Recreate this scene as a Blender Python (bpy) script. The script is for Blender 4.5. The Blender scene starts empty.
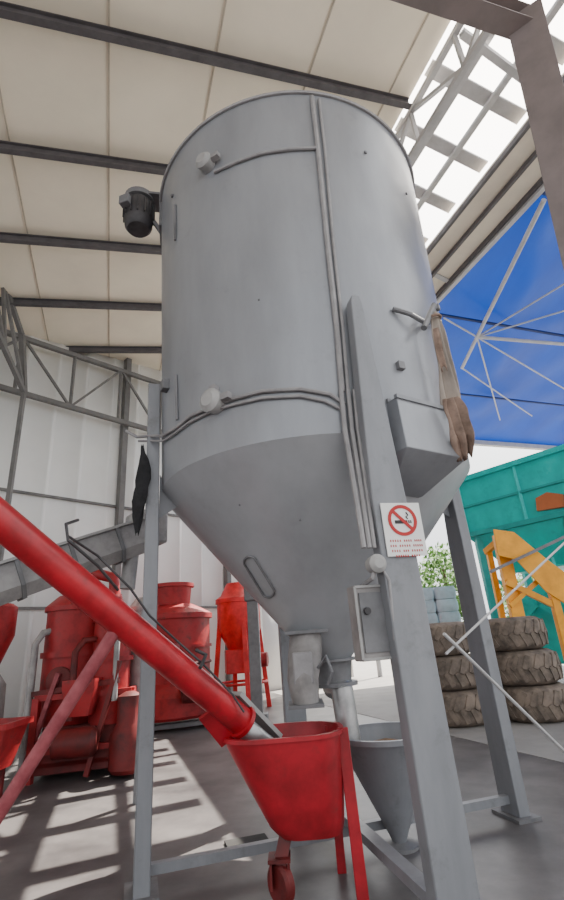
import bpy, bmesh, math, random
from mathutils import Vector, Matrix
random.seed(7)
SC = bpy.context.scene
COL = SC.collection
V = Vector
# ------------------------------------------------------------------ camera
PITCH = math.radians(21.6); ROLL = math.radians(4.35); F = 480.0
CAM = V((0, 0, 1.5))
R0 = V((1, 0, 0)); U0 = V((0, -math.sin(PITCH), math.cos(PITCH))); F0 = V((0, math.cos(PITCH), math.sin(PITCH)))
IR = R0*math.cos(ROLL) - U0*math.sin(ROLL)
IU = R0*math.sin(ROLL) + U0*math.cos(ROLL)
cd = bpy.data.cameras.new('camera'); cam = bpy.data.objects.new('camera', cd); COL.objects.link(cam)
cd.sensor_fit = 'VERTICAL'; cd.sensor_height = 36; cd.lens = 36*F/900; cd.clip_end = 300
m = Matrix((IR, IU, -F0)).transposed().to_4x4(); m.translation = CAM
cam.matrix_world = m
SC.camera = cam
# surveying helpers: where a sight line of the photo meets a depth, a height or the silo
def ray(px, py): return IR*(px-282) + IU*(450-py) + F0*F
def atY(px, py, Y):
    d = ray(px, py); return CAM + d*(Y/d.y)
def atZ(px, py, z):
    d = ray(px, py); return CAM + d*((z-1.5)/d.z)
CX, CY = 0.28, 4.47
ZB, ZT, ZC, RC = 2.80, 6.26, 1.33, 0.175
RB, RT = 1.43, 1.505
def radu(z): return RB + (z-ZB)*(RT-RB)/(ZT-ZB)
def rad0(z): return RC + (z-ZC)*(RB-RC)/(ZB-ZC)
def rad(z): return radu(z) if z >= ZB else rad0(z)
def onS(px, py, off=0.0):
    d = ray(px, py).normalized(); best = None; bd = 9
    t = 2.0
    while t < 6:
        p = CAM + d*t
        q = math.hypot(p.x-CX, p.y-CY) - rad(p.z) - off
        if q <= 0: return p
        if q < bd: bd = q; best = p
        t += .005
    return best
def spath(pts, off=.02, n=6):
    out = []
    for a, b in zip(pts[:-1], pts[1:]):
        for i in range(n):
            k = i/n; out.append(onS(a[0]+(b[0]-a[0])*k, a[1]+(b[1]-a[1])*k, off))
    out.append(onS(pts[-1][0], pts[-1][1], off)); return out
# ------------------------------------------------------------------ materials
def mat(name, col, rough=.55, metal=0.0, var=.12, scale=3.0, bump=.0, stretch=(1, 1, 1), col2=None, spec=.4):
    M = bpy.data.materials.new(name); M.use_nodes = True; nt = M.node_tree; N = nt.nodes; L = nt.links
    b = N['Principled BSDF']; b.inputs['Roughness'].default_value = rough; b.inputs['Metallic'].default_value = metal
    b.inputs['Specular IOR Level'].default_value = spec
    tc = N.new('ShaderNodeTexCoord'); mp = N.new('ShaderNodeMapping'); mp.inputs['Scale'].default_value = stretch
    no = N.new('ShaderNodeTexNoise'); no.inputs['Scale'].default_value = scale; no.inputs['Detail'].default_value = 7; no.inputs['Roughness'].default_value = .62
    L.new(tc.outputs['Object'], mp.inputs['Vector']); L.new(mp.outputs['Vector'], no.inputs['Vector'])
    cr = N.new('ShaderNodeValToRGB')
    c1 = [max(0, c*(1-var)) for c in col] if col2 is None else col2
    c2 = [min(1, c*(1+var)) for c in col]
    cr.color_ramp.elements[0].position = .32; cr.color_ramp.elements[1].position = .62
    cr.color_ramp.elements[0].color = (*c1, 1); cr.color_ramp.elements[1].color = (*c2, 1)
    L.new(no.outputs['Fac'], cr.inputs['Fac']); L.new(cr.outputs['Color'], b.inputs['Base Color'])
    if bump:
        bp = N.new('ShaderNodeBump'); bp.inputs['Strength'].default_value = bump; bp.inputs['Distance'].default_value = .02
        L.new(no.outputs['Fac'], bp.inputs['Height']); L.new(bp.outputs['Normal'], b.inputs['Normal'])
    return M
def weather(M, dirt, scale, lo, hi, dent=0.0, amount=.7):
    """second layer: patchy stains and soft dents in the sheet"""
    nt = M.node_tree; N = nt.nodes; L = nt.links; b = N['Principled BSDF']
    src = b.inputs['Base Color'].links[0].from_socket
    tc = N.new('ShaderNodeTexCoord'); no = N.new('ShaderNodeTexNoise'); no.inputs['Scale'].default_value = scale; no.inputs['Detail'].default_value = 9; no.inputs['Roughness'].default_value = .7
    L.new(tc.outputs['Object'], no.inputs['Vector'])
    cr = N.new('ShaderNodeValToRGB'); cr.color_ramp.elements[0].position = lo; cr.color_ramp.elements[1].position = hi
    cr.color_ramp.elements[0].color = (0, 0, 0, 1); cr.color_ramp.elements[1].color = (amount, amount, amount, 1)
    L.new(no.outputs['Fac'], cr.inputs['Fac'])
    mx = N.new('ShaderNodeMix'); mx.data_type = 'RGBA'; L.new(cr.outputs['Color'], mx.inputs[0]); L.new(src, mx.inputs[6]); mx.inputs[7].default_value = (*dirt, 1)
    L.new(mx.outputs[2], b.inputs['Base Color'])
    if dent:
        n2 = N.new('ShaderNodeTexNoise'); n2.inputs['Scale'].default_value = 1.4; n2.inputs['Detail'].default_value = 1; L.new(tc.outputs['Object'], n2.inputs['Vector'])
        bp = N.new('ShaderNodeBump'); bp.inputs['Strength'].default_value = dent; bp.inputs['Distance'].default_value = .12; L.new(n2.outputs['Fac'], bp.inputs['Height']); L.new(bp.outputs['Normal'], b.inputs['Normal'])
m_silo = mat('silo_grey_paint', (.272, .282, .305), .33, .2, .10, 2.2, 0, (1.2, 1.2, .3))
weather(m_silo, (.16, .16, .165), 3.2, .58, .82, .3, .5)
m_cone = mat('cone_bounce_lit_grey', (.36, .37, .39), .36, .15, .09, 2.2, 0, (1.2, 1.2, .5))  # silo paint, lightened to include light bounced up from the floor
weather(m_cone, (.22, .215, .215), 3.0, .58, .84, .3, .5)
m_leg = mat('leg_grey_paint', (.225, .232, .25), .45, .1, .10, 3, .05, (2, 2, .5))
weather(m_leg, (.10, .098, .095), 5, .55, .78, 0, .6)
m_legd = mat('dusty_grey_steel', (.17, .17, .178), .55, .2, .2, 5)
m_cond = mat('conduit_grey', (.28, .27, .275), .5, .1, .15, 9)
m_dark = mat('dark_motor_paint', (.055, .052, .055), .5, .2, .3, 8)
m_boxm = mat('pale_box_grey', (.34, .335, .33), .5, 0, .12, 6)
m_chute = mat('dusty_chute_steel', (.25, .235, .23), .6, .1, .25, 6)
m_steel = mat('galvanised_steel', (.42, .42, .42), .38, .75, .2, 9)
m_trough = mat('weathered_trough_steel', (.30, .29, .29), .6, .2, .25, 4)
m_red = mat('red_paint', (.42, .010, .020), .36, 0, .2, 5, .05, (1, 1, 1), (.27, .008, .014), .5)
weather(m_red, (.13, .03, .025), 7, .58, .8, 0, .7)
m_binred = mat('scuffed_red_paint', (.36, .012, .022), .42, 0, .25, 4, .05, (1, 1, 1), (.22, .010, .014), .4)
weather(m_binred, (.10, .03, .025), 6, .56, .78, 0, .7)
m_redold = mat('worn_shaded_red_paint', (.38, .018, .022), .5, 0, .2, 4, .05, (1, 1, 1), (.18, .010, .012))  # worn paint, its red darkened to carry the shadow over the left machines
weather(m_redold, (.05, .025, .022), 4, .52, .72, 0, .85)
m_redbr = mat('bright_red_paint', (.70, .035, .035), .45, 0, .15, 4, 0, (1, 1, 1), (.50, .02, .02))
m_reddark = mat('dark_red_paint', (.15, .012, .012), .55, 0, .2, 4, .05, (1, 1, 1), (.06, .010, .010))
m_pink = mat('faded_red_paint', (.30, .075, .085), .6, 0, .2, 8, 0, (1, 1, 1), (.20, .03, .04))
m_rubber = mat('black_rubber', (.02, .02, .02), .8, 0, .3, 8)
m_tyre = mat('dusty_tyre_rubber', (.19, .15, .12), .85, 0, .2, 5, .15, (1, 1, 1), (.075, .062, .052))
m_cloth = mat('black_cloth', (.018, .018, .02), .95, 0, .3, 20, .2)
m_sack = mat('dusty_tan_sacking', (.34, .29, .25), .9, 0, .15, 5, .15, (1, 1, .4), (.20, .175, .155))
m_rag = mat('brown_rag', (.27, .19, .15), .95, 0, .2, 6, .15, (1, 1, 1), (.13, .09, .07))
m_meal = mat('feed_meal', (.20, .12, .07), 1, 0, .4, 30, .5)
m_white = mat('sign_white', (.80, .80, .78), .5, 0, .03, 5)
m_signred = mat('sign_red', (.45, .02, .02), .5, 0, .05, 5)
m_signblk = mat('sign_black', (.02, .02, .02), .5, 0, .05, 5)
m_ceil = mat('cream_roof_panel', (.95, .86, .70), .8, 0, .04, .7)
m_seam = mat('roof_seam', (.55, .48, .38), .8, 0, .1, 4)
m_purl = mat('purlin_brown_grey', (.10, .092, .097), .6, .1, .2, 4)
m_wall = mat('white_wall_sheet', (.88, .88, .86), .6, 0, .03, .8)
m_girt = mat('wall_frame_grey', (.16, .155, .15), .6, .1, .15, 4)
m_wtr = mat('white_truss_paint', (.46, .45, .45), .5, .1, .1, 4)
m_taupe = mat('taupe_column_paint', (.20, .165, .16), .55, .05, .15, 2)
m_fascia = mat('beige_eave_sheet', (.78, .70, .58), .7, 0, .08, 1)
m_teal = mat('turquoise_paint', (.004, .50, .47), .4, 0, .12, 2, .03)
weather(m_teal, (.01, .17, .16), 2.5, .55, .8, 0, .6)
m_teald = mat('dark_turquoise_paint', (.005, .32, .30), .5, 0, .15, 2, .03)  # darker turquoise for rails, legs and pulley guard
m_yel = mat('orange_yellow_paint', (.90, .38, .02), .5, 0, .15, 2, 0, (1, 1, 1), (.7, .28, .015))
m_orng = mat('orange_red_paint', (.42, .12, .04), .5, 0, .15, 2)
m_leaf = mat('leaf_green', (.10, .22, .04), .7, 0, .4, 3)
m_bark = mat('bark_brown', (.12, .08, .05), .9, 0, .3, 9)
m_bag = mat('pale_bag_plastic', (.50, .55, .62), .6, 0, .15, 3)
m_pal = mat('pallet_wood', (.30, .21, .12), .85, 0, .25, 6)
m_tarp = mat('blue_tarpaulin', (.005, .045, .26), .5, 0, .25, .35, 0, (1, .3, 1), (.002, .015, .12))
nt = m_tarp.node_tree; b = nt.nodes['Principled BSDF']; tr = nt.nodes.new('ShaderNodeBsdfTranslucent'); tr.inputs['Color'].default_value = (.001, .035, .26, 1)
mx = nt.nodes.new('ShaderNodeMixShader'); mx.inputs[0].default_value = .17
out = nt.nodes['Material Output']; nt.links.new(b.outputs[0], mx.inputs[1]); nt.links.new(tr.outputs[0], mx.inputs[2]); nt.links.new(mx.outputs[0], out.inputs['Surface'])
m_seamb = mat('dark_blue_webbing', (.004, .02, .11), .6, 0, .1, 3)
m_floor = mat('concrete_floor', (.115, .107, .107), .42, 0, .25, 1.1, .10, (1, 1, 1), (.050, .047, .050), .4)
weather(m_floor, (.038, .034, .035), .8, .5, .75, 0, .6)
m_yard = mat('sunlit_yard_concrete', (.23, .22, .21), .7, 0, .15, 1.3, .08)  # lighter than the indoor floor, sunlit brightness put into the colour
# ------------------------------------------------------------------ mesh builder
ORG = {}
def ortho(t):
    a = V((0, 0, 1)) if abs(t.z) < .9 else V((1, 0, 0))
    x = t.cross(a).normalized(); y = x.cross(t).normalized(); return x, y
class MB:
    def __init__(s): s.v = []; s.f = []
    def loft(s, rings, cap=True, closed=True):
        n = len(rings[0]); base = len(s.v)
        for r in rings: s.v += [tuple(p) for p in r]
        for i in range(len(rings)-1):
            for j in range(n if closed else n-1):
                k = (j+1) % n
                s.f.append((base+i*n+j, base+i*n+k, base+(i+1)*n+k, base+(i+1)*n+j))
        if cap:
            s.f.append(tuple(base+j for j in reversed(range(n)))); s.f.append(tuple(base+(len(rings)-1)*n+j for j in range(n)))
        return s
    def bar(s, p0, p1, w, h=None, up=None, w1=None):
        p0 = V(p0); p1 = V(p1); h = w if h is None else h; t = (p1-p0).normalized()
        if up is None: x, y = ortho(t)
        else:
            y = V(up); y = (y-t*y.dot(t)).normalized(); x = t.cross(y)
        w1 = w if w1 is None else w1
        def ring(p, ww): return [p+x*ww/2+y*h/2, p-x*ww/2+y*h/2, p-x*ww/2-y*h/2, p+x*ww/2-y*h/2]
        return s.loft([ring(p0, w), ring(p1, w1)])
    def box(s, c, sx, sy, sz, rz=0):
        c = V(c); d = V((math.cos(rz), math.sin(rz), 0)); e = V((-d.y, d.x, 0)); z = V((0, 0, sz/2))
        r = [c+d*sx/2+e*sy/2, c-d*sx/2+e*sy/2, c-d*sx/2-e*sy/2, c+d*sx/2-e*sy/2]
        return s.loft([[p-z for p in r], [p+z for p in r]])
    def tube(s, pts, r, n=8, cap=True):
        pts = [V(p) for p in pts]; rs = r if isinstance(r, (list, tuple)) else [r]*len(pts)
        rings = []; px = None
        for i, p in enumerate(pts):
            t = (pts[min(i+1, len(pts)-1)]-pts[max(i-1, 0)]).normalized()
            if px is None: x, y = ortho(t)
            else:
                x = (px-t*px.dot(t)).normalized(); y = x.cross(t)
            px = x
            rings.append([p+(x*math.cos(a)+y*math.sin(a))*rs[i] for a in [2*math.pi*k/n for k in range(n)]])
        return s.loft(rings, cap)
    def lathe(s, c, prof, n=32, axis=(0, 0, 1), cap=True):
        c = V(c); t = V(axis).normalized(); x, y = ortho(t)
        rings = [[c+t*h+(x*math.cos(a)+y*math.sin(a))*r for a in [2*math.pi*k/n for k in range(n)]] for r, h in prof]
        return s.loft(rings, cap)
    def ring(s, c, R_, r, n=48, m_=6, axis=(0, 0, 1)):
        c = V(c); t = V(axis).normalized(); x, y = ortho(t); base = len(s.v)
        for i in range(n):
            a = 2*math.pi*i/n; d = x*math.cos(a)+y*math.sin(a)
            for j in range(m_):
                bb = 2*math.pi*j/m_; s.v.append(tuple(c+d*(R_+r*math.cos(bb))+t*r*math.sin(bb)))
        for i in range(n):
            for j in range(m_):
                i2 = (i+1) % n; j2 = (j+1) % m_
                s.f.append((base+i*m_+j, base+i2*m_+j, base+i2*m_+j2, base+i*m_+j2))
        return s
    def grid(s, rows):
        n = len(rows[0]); base = len(s.v)
        for r in rows: s.v += [tuple(p) for p in r]
        for i in range(len(rows)-1):
            for j in range(n-1): s.f.append((base+i*n+j, base+i*n+j+1, base+(i+1)*n+j+1, base+(i+1)*n+j))
        return s
    def build(s, name, M, parent=None, org=None, bev=0.0, ang=35, thick=0.0):
        me = bpy.data.meshes.new(name)
        o0 = V(ORG[parent.name]) if parent else V(org if org is not None else (0, 0, 0))
        me.from_pydata([tuple(V(p)-o0) for p in s.v], [], s.f)
        bm = bmesh.new(); bm.from_mesh(me); bmesh.ops.recalc_face_normals(bm, faces=bm.faces); bm.to_mesh(me); bm.free()
        me.polygons.foreach_set('use_smooth', [True]*len(me.polygons)); me.set_sharp_from_angle(angle=math.radians(ang))
        me.materials.append(M)
        o = bpy.data.objects.new(name, me); COL.objects.link(o)
        if parent: o.parent = parent
        else: o.location = o0
        ORG[o.name] = tuple(o0)
        if thick:
            md = o.modifiers.new('t', 'SOLIDIFY'); md.thickness = thick; md.offset = 0
        if bev:
            md = o.modifiers.new('b', 'BEVEL'); md.width = bev; md.segments = 2; md.limit_method = 'ANGLE'
        return o
def thing(name, label, cat, loc, group=None):
    o = bpy.data.objects.new(name, None); COL.objects.link(o); o.location = loc; o.empty_display_size = .2
    o['label'] = label; o['category'] = cat
    if group: o['group'] = group
    ORG[o.name] = tuple(loc); return o
def tag(o, label, cat, group=None):
    o['label'] = label; o['category'] = cat
    if group: o['group'] = group
    return o
TR = [0]
def struct(mb, M, name=None, **k):
    if name is None: TR[0] += 1; name = 'trim_%d' % TR[0]
    o = mb.build(name, M, **k); o['kind'] = 'structure'; return o
# ------------------------------------------------------------------ the building
E1 = V((.94, .342, 0)).normalized(); E2 = V((-E1.y, E1.x, 0))
def roofz(s): return 10.1 + .135*s
def SR(s, r, dz=0.0, z=None): 
    p = E1*s + E2*r; p.z = (roofz(s) if z is None else z) + dz; return p
mb = MB(); mb.box((4, 14, -.1), 64, 64, .2); struct(mb, m_floor, 'floor')
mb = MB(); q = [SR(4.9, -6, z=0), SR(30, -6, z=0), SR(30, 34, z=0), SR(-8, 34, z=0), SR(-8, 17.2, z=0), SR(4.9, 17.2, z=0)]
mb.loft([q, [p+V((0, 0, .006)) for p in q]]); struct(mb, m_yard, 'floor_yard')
mb = MB(); mb.loft([[SR(-16, -4), SR(4.75, -4), SR(4.75, 16.6), SR(-16, 16.6)], [SR(-16, -4, .12), SR(4.75, -4, .12), SR(4.75, 16.6, .12), SR(-16, 16.6, .12)]])
struct(mb, m_ceil, 'ceiling')
mb = MB()
s = -.5-1.6*9
while s < 4.7:
    mb.bar(SR(s, -4, -.012), SR(s, 16.5, -.012), .025, .02, up=(0, 0, 1)); s += 1.6
struct(mb, m_seam)
def ibeam(mb, a, b, w, h):
    a = V(a); b = V(b); u = V((0, 0, 1)); t = (b-a).normalized(); u = (u-t*u.dot(t)).normalized()
    mb.bar(a+u*h/2, b+u*h/2, w, .02, up=u); mb.bar(a-u*h/2, b-u*h/2, w, .02, up=u); mb.bar(a, b, .02, h, up=u)
for k in range(-3, 6):
    r = 4.69+2.09*k
    mb = MB(); ibeam(mb, SR(-15, r, -.11), SR(4.75, r, -.11), .11, .16); struct(mb, m_purl)
# back wall, running away to the right
W0 = V((-6.6, 11.0, 0)); WD = V((.67, .743, 0)).normalized(); WN = V((WD.y, -WD.x, 0))
def WP(k, z, off=0.0):
    p = W0+WD*k+WN*off; p.z = z; return p
def wtop(k):
    p = W0+WD*k; return min(roofz(p.dot(E1)), 10.74)
def ribbed(k0, k1, top):
    mb = MB(); k = k0; prof = []
    while k < k1-.05:
        for dk, of in ((0, 0), (.70, 0), (.72, .02), (.78, .02), (.80, 0)): prof.append((min(k+dk, k1), of))
        k += .82
    for kk, of in prof: mb.v += [tuple(WP(kk, 0, of)), tuple(WP(kk, top(kk), of))]
    for i in range(len(prof)-1): mb.f.append((2*i, 2*i+2, 2*i+3, 2*i+1))
    return mb
struct(ribbed(-9, 8.2, wtop), m_wall, 'wall_left', thick=.01)
struct(ribbed(8.2, 13.0, lambda k: 3.4), m_wall, 'wall_back', thick=.01)
for k in (-5.1, -1.2, 2.75, 6.6):
    mb = MB(); mb.bar(WP(k, 0, .16), WP(k, wtop(k)-.02, .16), .16, .2, up=WN); struct(mb, m_girt)
for z in (2.6, 5.3):
    mb = MB(); mb.bar(WP(-9, z, .09), WP(8, z, .09), .07, .06, up=(0, 0, 1)); struct(mb, m_girt)
mb = MB(); zb = 7.75
mb.bar(WP(-6, zb, .42), WP(8, zb, .42), .12, .12, up=(0, 0, 1))
mb.bar(WP(-6, 9.15, .42), WP(8, 9.6, .42), .12, .12, up=(0, 0, 1))
k = -6; fl = 0
while k < 7.9:
    mb.bar(WP(k, zb, .42), WP(k, 9.15+(k+6)*.032, .42), .07, .07)
    if fl: mb.bar(WP(k, zb, .42), WP(k+1.4, 9.2+(k+6)*.032, .42), .06, .06)
    else: mb.bar(WP(k, 9.2+(k+6)*.032, .42), WP(k+1.4, zb, .42), .06, .06)
    k += 1.4; fl = 1-fl
struct(mb, m_girt)
mb = MB()
a = atY(24, 392, 9.9); b_ = atY(-40, 250, 7.2); a2 = atY(22, 335, 9.9); b2 = atY(-40, 150, 7.2)
mb.bar(a, b_, .1); mb.bar(a2, b2, .1); mb.bar(a, a2, .12)
for i in range(3):
    p = a.lerp(b_, i/3); q = a2.lerp(b2, (i+1)/3); mb.bar(p, q, .07); mb.bar(q, a.lerp(b_, (i+1)/3), .07)
mb.bar(a, (a.x, a.y, 0), .09)
struct(mb, m_girt)
def lattice(s0, z0, s1, z1, r0, r1, step, w):
    mb = MB(); mb.bar(SR(s0, r0, z=z0), SR(s0, r1, z=z0), w*1.4); mb.bar(SR(s1, r0, z=z1), SR(s1, r1, z=z1), w*1.4)
    r = r0; f = 0
    while r < r1-.1:
        mb.bar(SR(s0, r, z=z0), SR(s1, r, z=z1), w)
        if f: mb.bar(SR(s0, r, z=z0), SR(s1, r+step, z=z1), w)
        else: mb.bar(SR(s1, r, z=z1), SR(s0, r+step, z=z0), w)
        r += step; f = 1-f
    return mb
struct(lattice(4.85, 9.75, 4.85, 10.6, -3, 16.5, 1.3, .07), m_wtr)
mb = MB()  # slat grid added over the roof gap to split sunlight into floor streaks
r = -3.2
while r < 16.4:
    mb.bar(SR(4.85, r, z=10.85), SR(6.8, r, z=10.3), .26, .05, up=(0, 0, 1)); r += 1.05
for s_, z_ in ((5.45, 10.6), (6.1, 10.42)): mb.bar(SR(s_, -3, z=z_), SR(s_, 16.4, z=z_), .12, .06, up=(0, 0, 1))
struct(mb, m_wtr)
mb = MB()
for r in (3.4, 7.6, 11.8, 16.0): mb.bar(SR(4.9, r, z=10.5), SR(8.0, r+.4, z=9.95), .12)
struct(mb, m_wtr)
mb = MB(); mb.loft([[SR(6.8, 0, z=10.1), SR(7.9, 0, z=9.95), SR(7.9, 17.5, z=9.95), SR(6.8, 17.5, z=10.1)], [SR(6.8, 0, z=10.15), SR(7.9, 0, z=10.0), SR(7.9, 17.5, z=10.0), SR(6.8, 17.5, z=10.15)]])
struct(mb, m_fascia)
mb = MB()
for s in (6.8, 7.35, 7.9): mb.bar(SR(s, 0, z=10.02-(s-6.7)*.1), SR(s, 17.5, z=10.02-(s-6.7)*.1), .07, .10)
struct(mb, m_purl)
# taupe raking column and beam near the camera
ca = atZ(523, 10, 8.45); cm = atY(588, 272, 4.0); cb = ca+(cm-ca)*(ca.z/(ca.z-cm.z))
mb = MB(); ax = (ca-cb).normalized(); fw = V((-.6, -.8, 0))
mb.bar(cb, ca, .40, .03, up=fw); mb.bar(cb-fw*.24, ca-fw*.24, .40, .03, up=fw); mb.bar(cb-fw*.12, ca-fw*.12, .03, .22, up=fw)
mb.box((cb.x, cb.y+.1, .015), .6, .6, .03, .4)
struct(mb, m_taupe, bev=.006)
bd = V((.96, .30, 0)).normalized(); be = ca+V((.1, .12, -.08))
mb = MB(); ibeam(mb, be-bd*6, be, .26, .30); struct(mb, m_taupe)
# ------------------------------------------------------------------ blue canopy
cn = thing('canopy', 'large blue tarpaulin canopy on a white pole lattice outside on the right', 'canopy', tuple(SR(16, 11, z=0)))
rs = [1+i*.275 for i in range(61)]; ss = [7.9+i*.2833 for i in range(61)]
def tz(s, r):
    e = max(0, min(1, (17.5-r)/2)); u = (s-7.9)/17; 
    fan = math.atan2(r-1-3*u, 2+(s-7.9))   # folds fan out from the near corner
    return 9.93 + e*(.42*abs(math.sin(fan*6.5)) + .06*math.sin(s*2.3+r*.7)+.06)
mb = MB(); mb.grid([[SR(s, r, z=tz(s, r)) for r in rs] for s in ss])
mb.build('tarpaulin', m_tarp, cn, ang=60)
for k in range(1, 4):
    r = 1+4.1*k; MB().bar(SR(7.9, r, z=9.88), SR(25, r, z=9.88), .08, .05, up=(0, 0, 1)).build('webbing_strap', m_seamb, cn)
MB().bar(SR(7.0, 17.4, z=9.80), SR(25, 17.4, z=9.80), .22).build('edge_beam', m_wtr, cn)
MB().bar(SR(8.0, 1.0, z=9.85), SR(8.0, 17.4, z=9.85), .12).build('edge_beam', m_wtr, cn)
nodes = {'a': (544, 200), 'b': (477, 337), 'c': (462, 368), 'd': (600, 347), 'e': (532, 416), 'f': (600, 262), 'g': (444, 318), 'h': (505, 280), 'i': (600, 410), 'j': (600, 300), 'k': (500, 420)}
for q in ('ab', 'bc', 'bd', 'ce', 'bf', 'gb', 'bi', 'bj', 'ha', 'bk'):
    MB().tube([atZ(*nodes[q[0]], 9.7), atZ(*nodes[q[1]], 9.7)], .055 if q in ('ab', 'bd', 'bc') else .026, 8).build('lattice_pole', m_wtr, cn)
for s, r in ((25, 17.4), (25, 1.2), (9.5, 17.4), (16, 1.2)):
    mb = MB(); mb.tube([SR(s, r, z=0), SR(s, r, z=9.8)], .09, 10); mb.build('post', m_wtr, cn)
# ------------------------------------------------------------------ THE SILO
silo = thing('feed_mixer_silo', 'tall grey steel feed mixing silo with cone bottom, standing on four legs', 'silo', (CX, CY, 0))
CC = V((CX, CY, 0))
MB().lathe(CC, [(radu(z), z) for z in (ZB, 3.6, 4.5, 5.4, ZT)], 128, cap=False).build('shell', m_silo, silo, ang=60)
MB().lathe(CC, [(RT+.02, ZT), (.5, ZT+.28), (.3, ZT+.3)], 96).build('lid', m_silo, silo)
MB().ring((CX, CY, ZT), RT+.012, .018, 96).build('top_rim', m_cond, silo)
MB().lathe(CC, [(RC, ZC), (rad0(1.9), 1.9), (rad0(2.4), 2.4), (RB, ZB)], 128, cap=False).build('cone', m_cone, silo)
MB().lathe(CC, [(RC+.05, ZC), (RC+.05, ZC-.02), (RC, ZC-.02), (RC-.02, ZC-.18), (RC+.03, ZC-.18), (RC+.03, ZC-.21), (.10, ZC-.21)], 32).build('outlet_collar', m_legd, silo)
LEGS = [(-1.16, 4.02, 0), (.68, 3.0, -.06), (1.76, 4.92, 0), (-.08, 5.94, 0)]
for (x, y, lean) in LEGS:
    n = V((x-CX, y-CY, 0)).normalized(); t = V((-n.y, n.x, 0)); c = CC+n*(RB+.075)
    def rg(z, w):
        p = c+V((0, 0, z))+t*lean*z/3.9+n*max(0, z-2.3)*.012; return [p+t*w/2+n*.055, p-t*w/2+n*.055, p-t*w/2-n*.055, p+t*w/2-n*.055]
    lg = MB().loft([rg(.02, .235), rg(2.3, .235), rg(3.1, .16), rg(3.80, .09), rg(3.86, .06)]).build('leg', m_leg, silo, bev=.008)
    MB().loft([[p+V((0, 0, h)) for p in [c+t*.17+n*.11, c-t*.17+n*.11, c-t*.17-n*.11, c+t*.17-n*.11]] for h in (0, .025)]).build('foot_plate', m_legd, lg)
    mb = MB(); p = c-n*.055
    mb.loft([[p-t*.006+V((0, 0, 2.95)), p-t*.006+V((0, 0, 2.55)), p-n*.16-t*.006+V((0, 0, 2.66))], [p+t*.006+V((0, 0, 2.95)), p+t*.006+V((0, 0, 2.55)), p-n*.16+t*.006+V((0, 0, 2.66))]])
    mb.build('gusset', m_leg, silo)
Lp = [CC+V((x-CX, y-CY, 0)).normalized()*(RB+.03) for (x, y, _) in LEGS]
zz = V((0, 0, .13))
MB().bar(Lp[0]+zz, Lp[2]+zz, .06, .06, up=(0, 0, 1)).build('floor_brace', m_leg, silo)
MB().bar(Lp[1]+zz+V((0, 0, .062)), Lp[3]+zz+V((0, 0, .062)), .09, .06, up=(0, 0, 1)).build('floor_brace', m_leg, silo)
# conduits
MB().tube(spath([(312, 97), (318, 150), (327, 240), (337, 330), (342, 392)], .022), .022).build('conduit', m_cond, silo)
MB().tube(spath([(319, 99), (325, 150), (333, 240), (343, 330), (348, 392)], .022), .014).build('conduit', m_cond, silo)
for dx, rr_ in ((0, .018), (7, .016), (13, .014)):
    a = onS(341+dx, 390, .03); b_ = onS(345+dx, 430, .05); c_ = atY(355+dx*.9, 490, 2.98); d_ = atY(364+dx*.8, 548, 2.93)
    MB().tube([a, b_, c_, d_], rr_).build('conduit', m_cond, silo)
MB().tube(spath([(316, 148), (290, 149), (262, 153), (236, 162), (214, 172)], .02), .015).build('conduit', m_cond, silo)
for pts, rr_ in ((spath([(345, 404), (330, 394), (300, 389), (262, 391), (232, 399), (218, 404)], .02), .015), (spath([(345, 411), (325, 401), (300, 396), (262, 398), (232, 405), (218, 409)], .02), .012),
    (spath([(216, 405), (190, 416), (176, 428), (162, 436)], .02)+[atY(150, 436, 3.95), atY(137, 437, 3.9), atY(126, 431, 3.9)], .014),
    (spath([(216, 409), (188, 423), (174, 434), (163, 441)], .02)+[atY(150, 441, 3.95), atY(138, 441, 3.9)], .010)):
    MB().tube(pts, rr_).build('cable', m_cond, silo)
for (px, py, r_) in ((209, 167, .085), (217, 404, .095)):
    p = onS(px, py); n = V((p.x-CX, p.y-CY, 0)).normalized()
    j = MB().lathe(p-n*.01, [(r_*.9, 0), (r_*.9, .07), (r_, .07), (r_, .10), (r_*.6, .13)], 20, axis=n).build('junction_box', m_boxm, silo)
    t = V((-n.y, n.x, 0))
    MB().bar(p+n*.05+t*r_*.8, p+n*.05+t*(r_+.07), .05).build('cable_gland', m_cond, j)
    MB().box(p+n*.03+V((0, 0, r_+.02)), .06, .06, .05, math.atan2(n.y, n.x)).build('mounting_lug', m_cond, j)
for (px, py, s_) in ((399, 367, .06), (388, 402, .035), (365, 153, .025), (168, 386, .09), (406, 194, .02), (173, 196, .03), (436, 308, .05), (259, 300, .015), (240, 505, .015), (300, 520, .015)):
    p = onS(px, py); n = V((p.x-CX, p.y-CY, 0)).normalized()
    MB().box(p+n*s_*.3, s_*.7, s_, s_*1.1, math.atan2(n.y, n.x)).build('sensor_block', m_legd, silo, bev=.004)
for (a_, b_) in (((175, 205), (175, 240)), ((176, 375), (177, 420))):
    MB().tube(spath([a_, b_], .012), .012).build('weld_bead', m_legd, silo)
pts = []
for k in range(29):
    a = 2*math.pi*k/28; ex, ey = math.cos(a)*6, math.sin(a)*6
    if math.sin(a) >= 0: ey += 17
    else: ey -= 17
    th = math.radians(-32); pts.append(onS(259+ex*math.cos(th)-ey*math.sin(th), 577+ex*math.sin(th)+ey*math.cos(th), .012))
MB().tube(pts+[pts[1]], .010, cap=False).build('inspection_frame', m_legd, silo)
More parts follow.
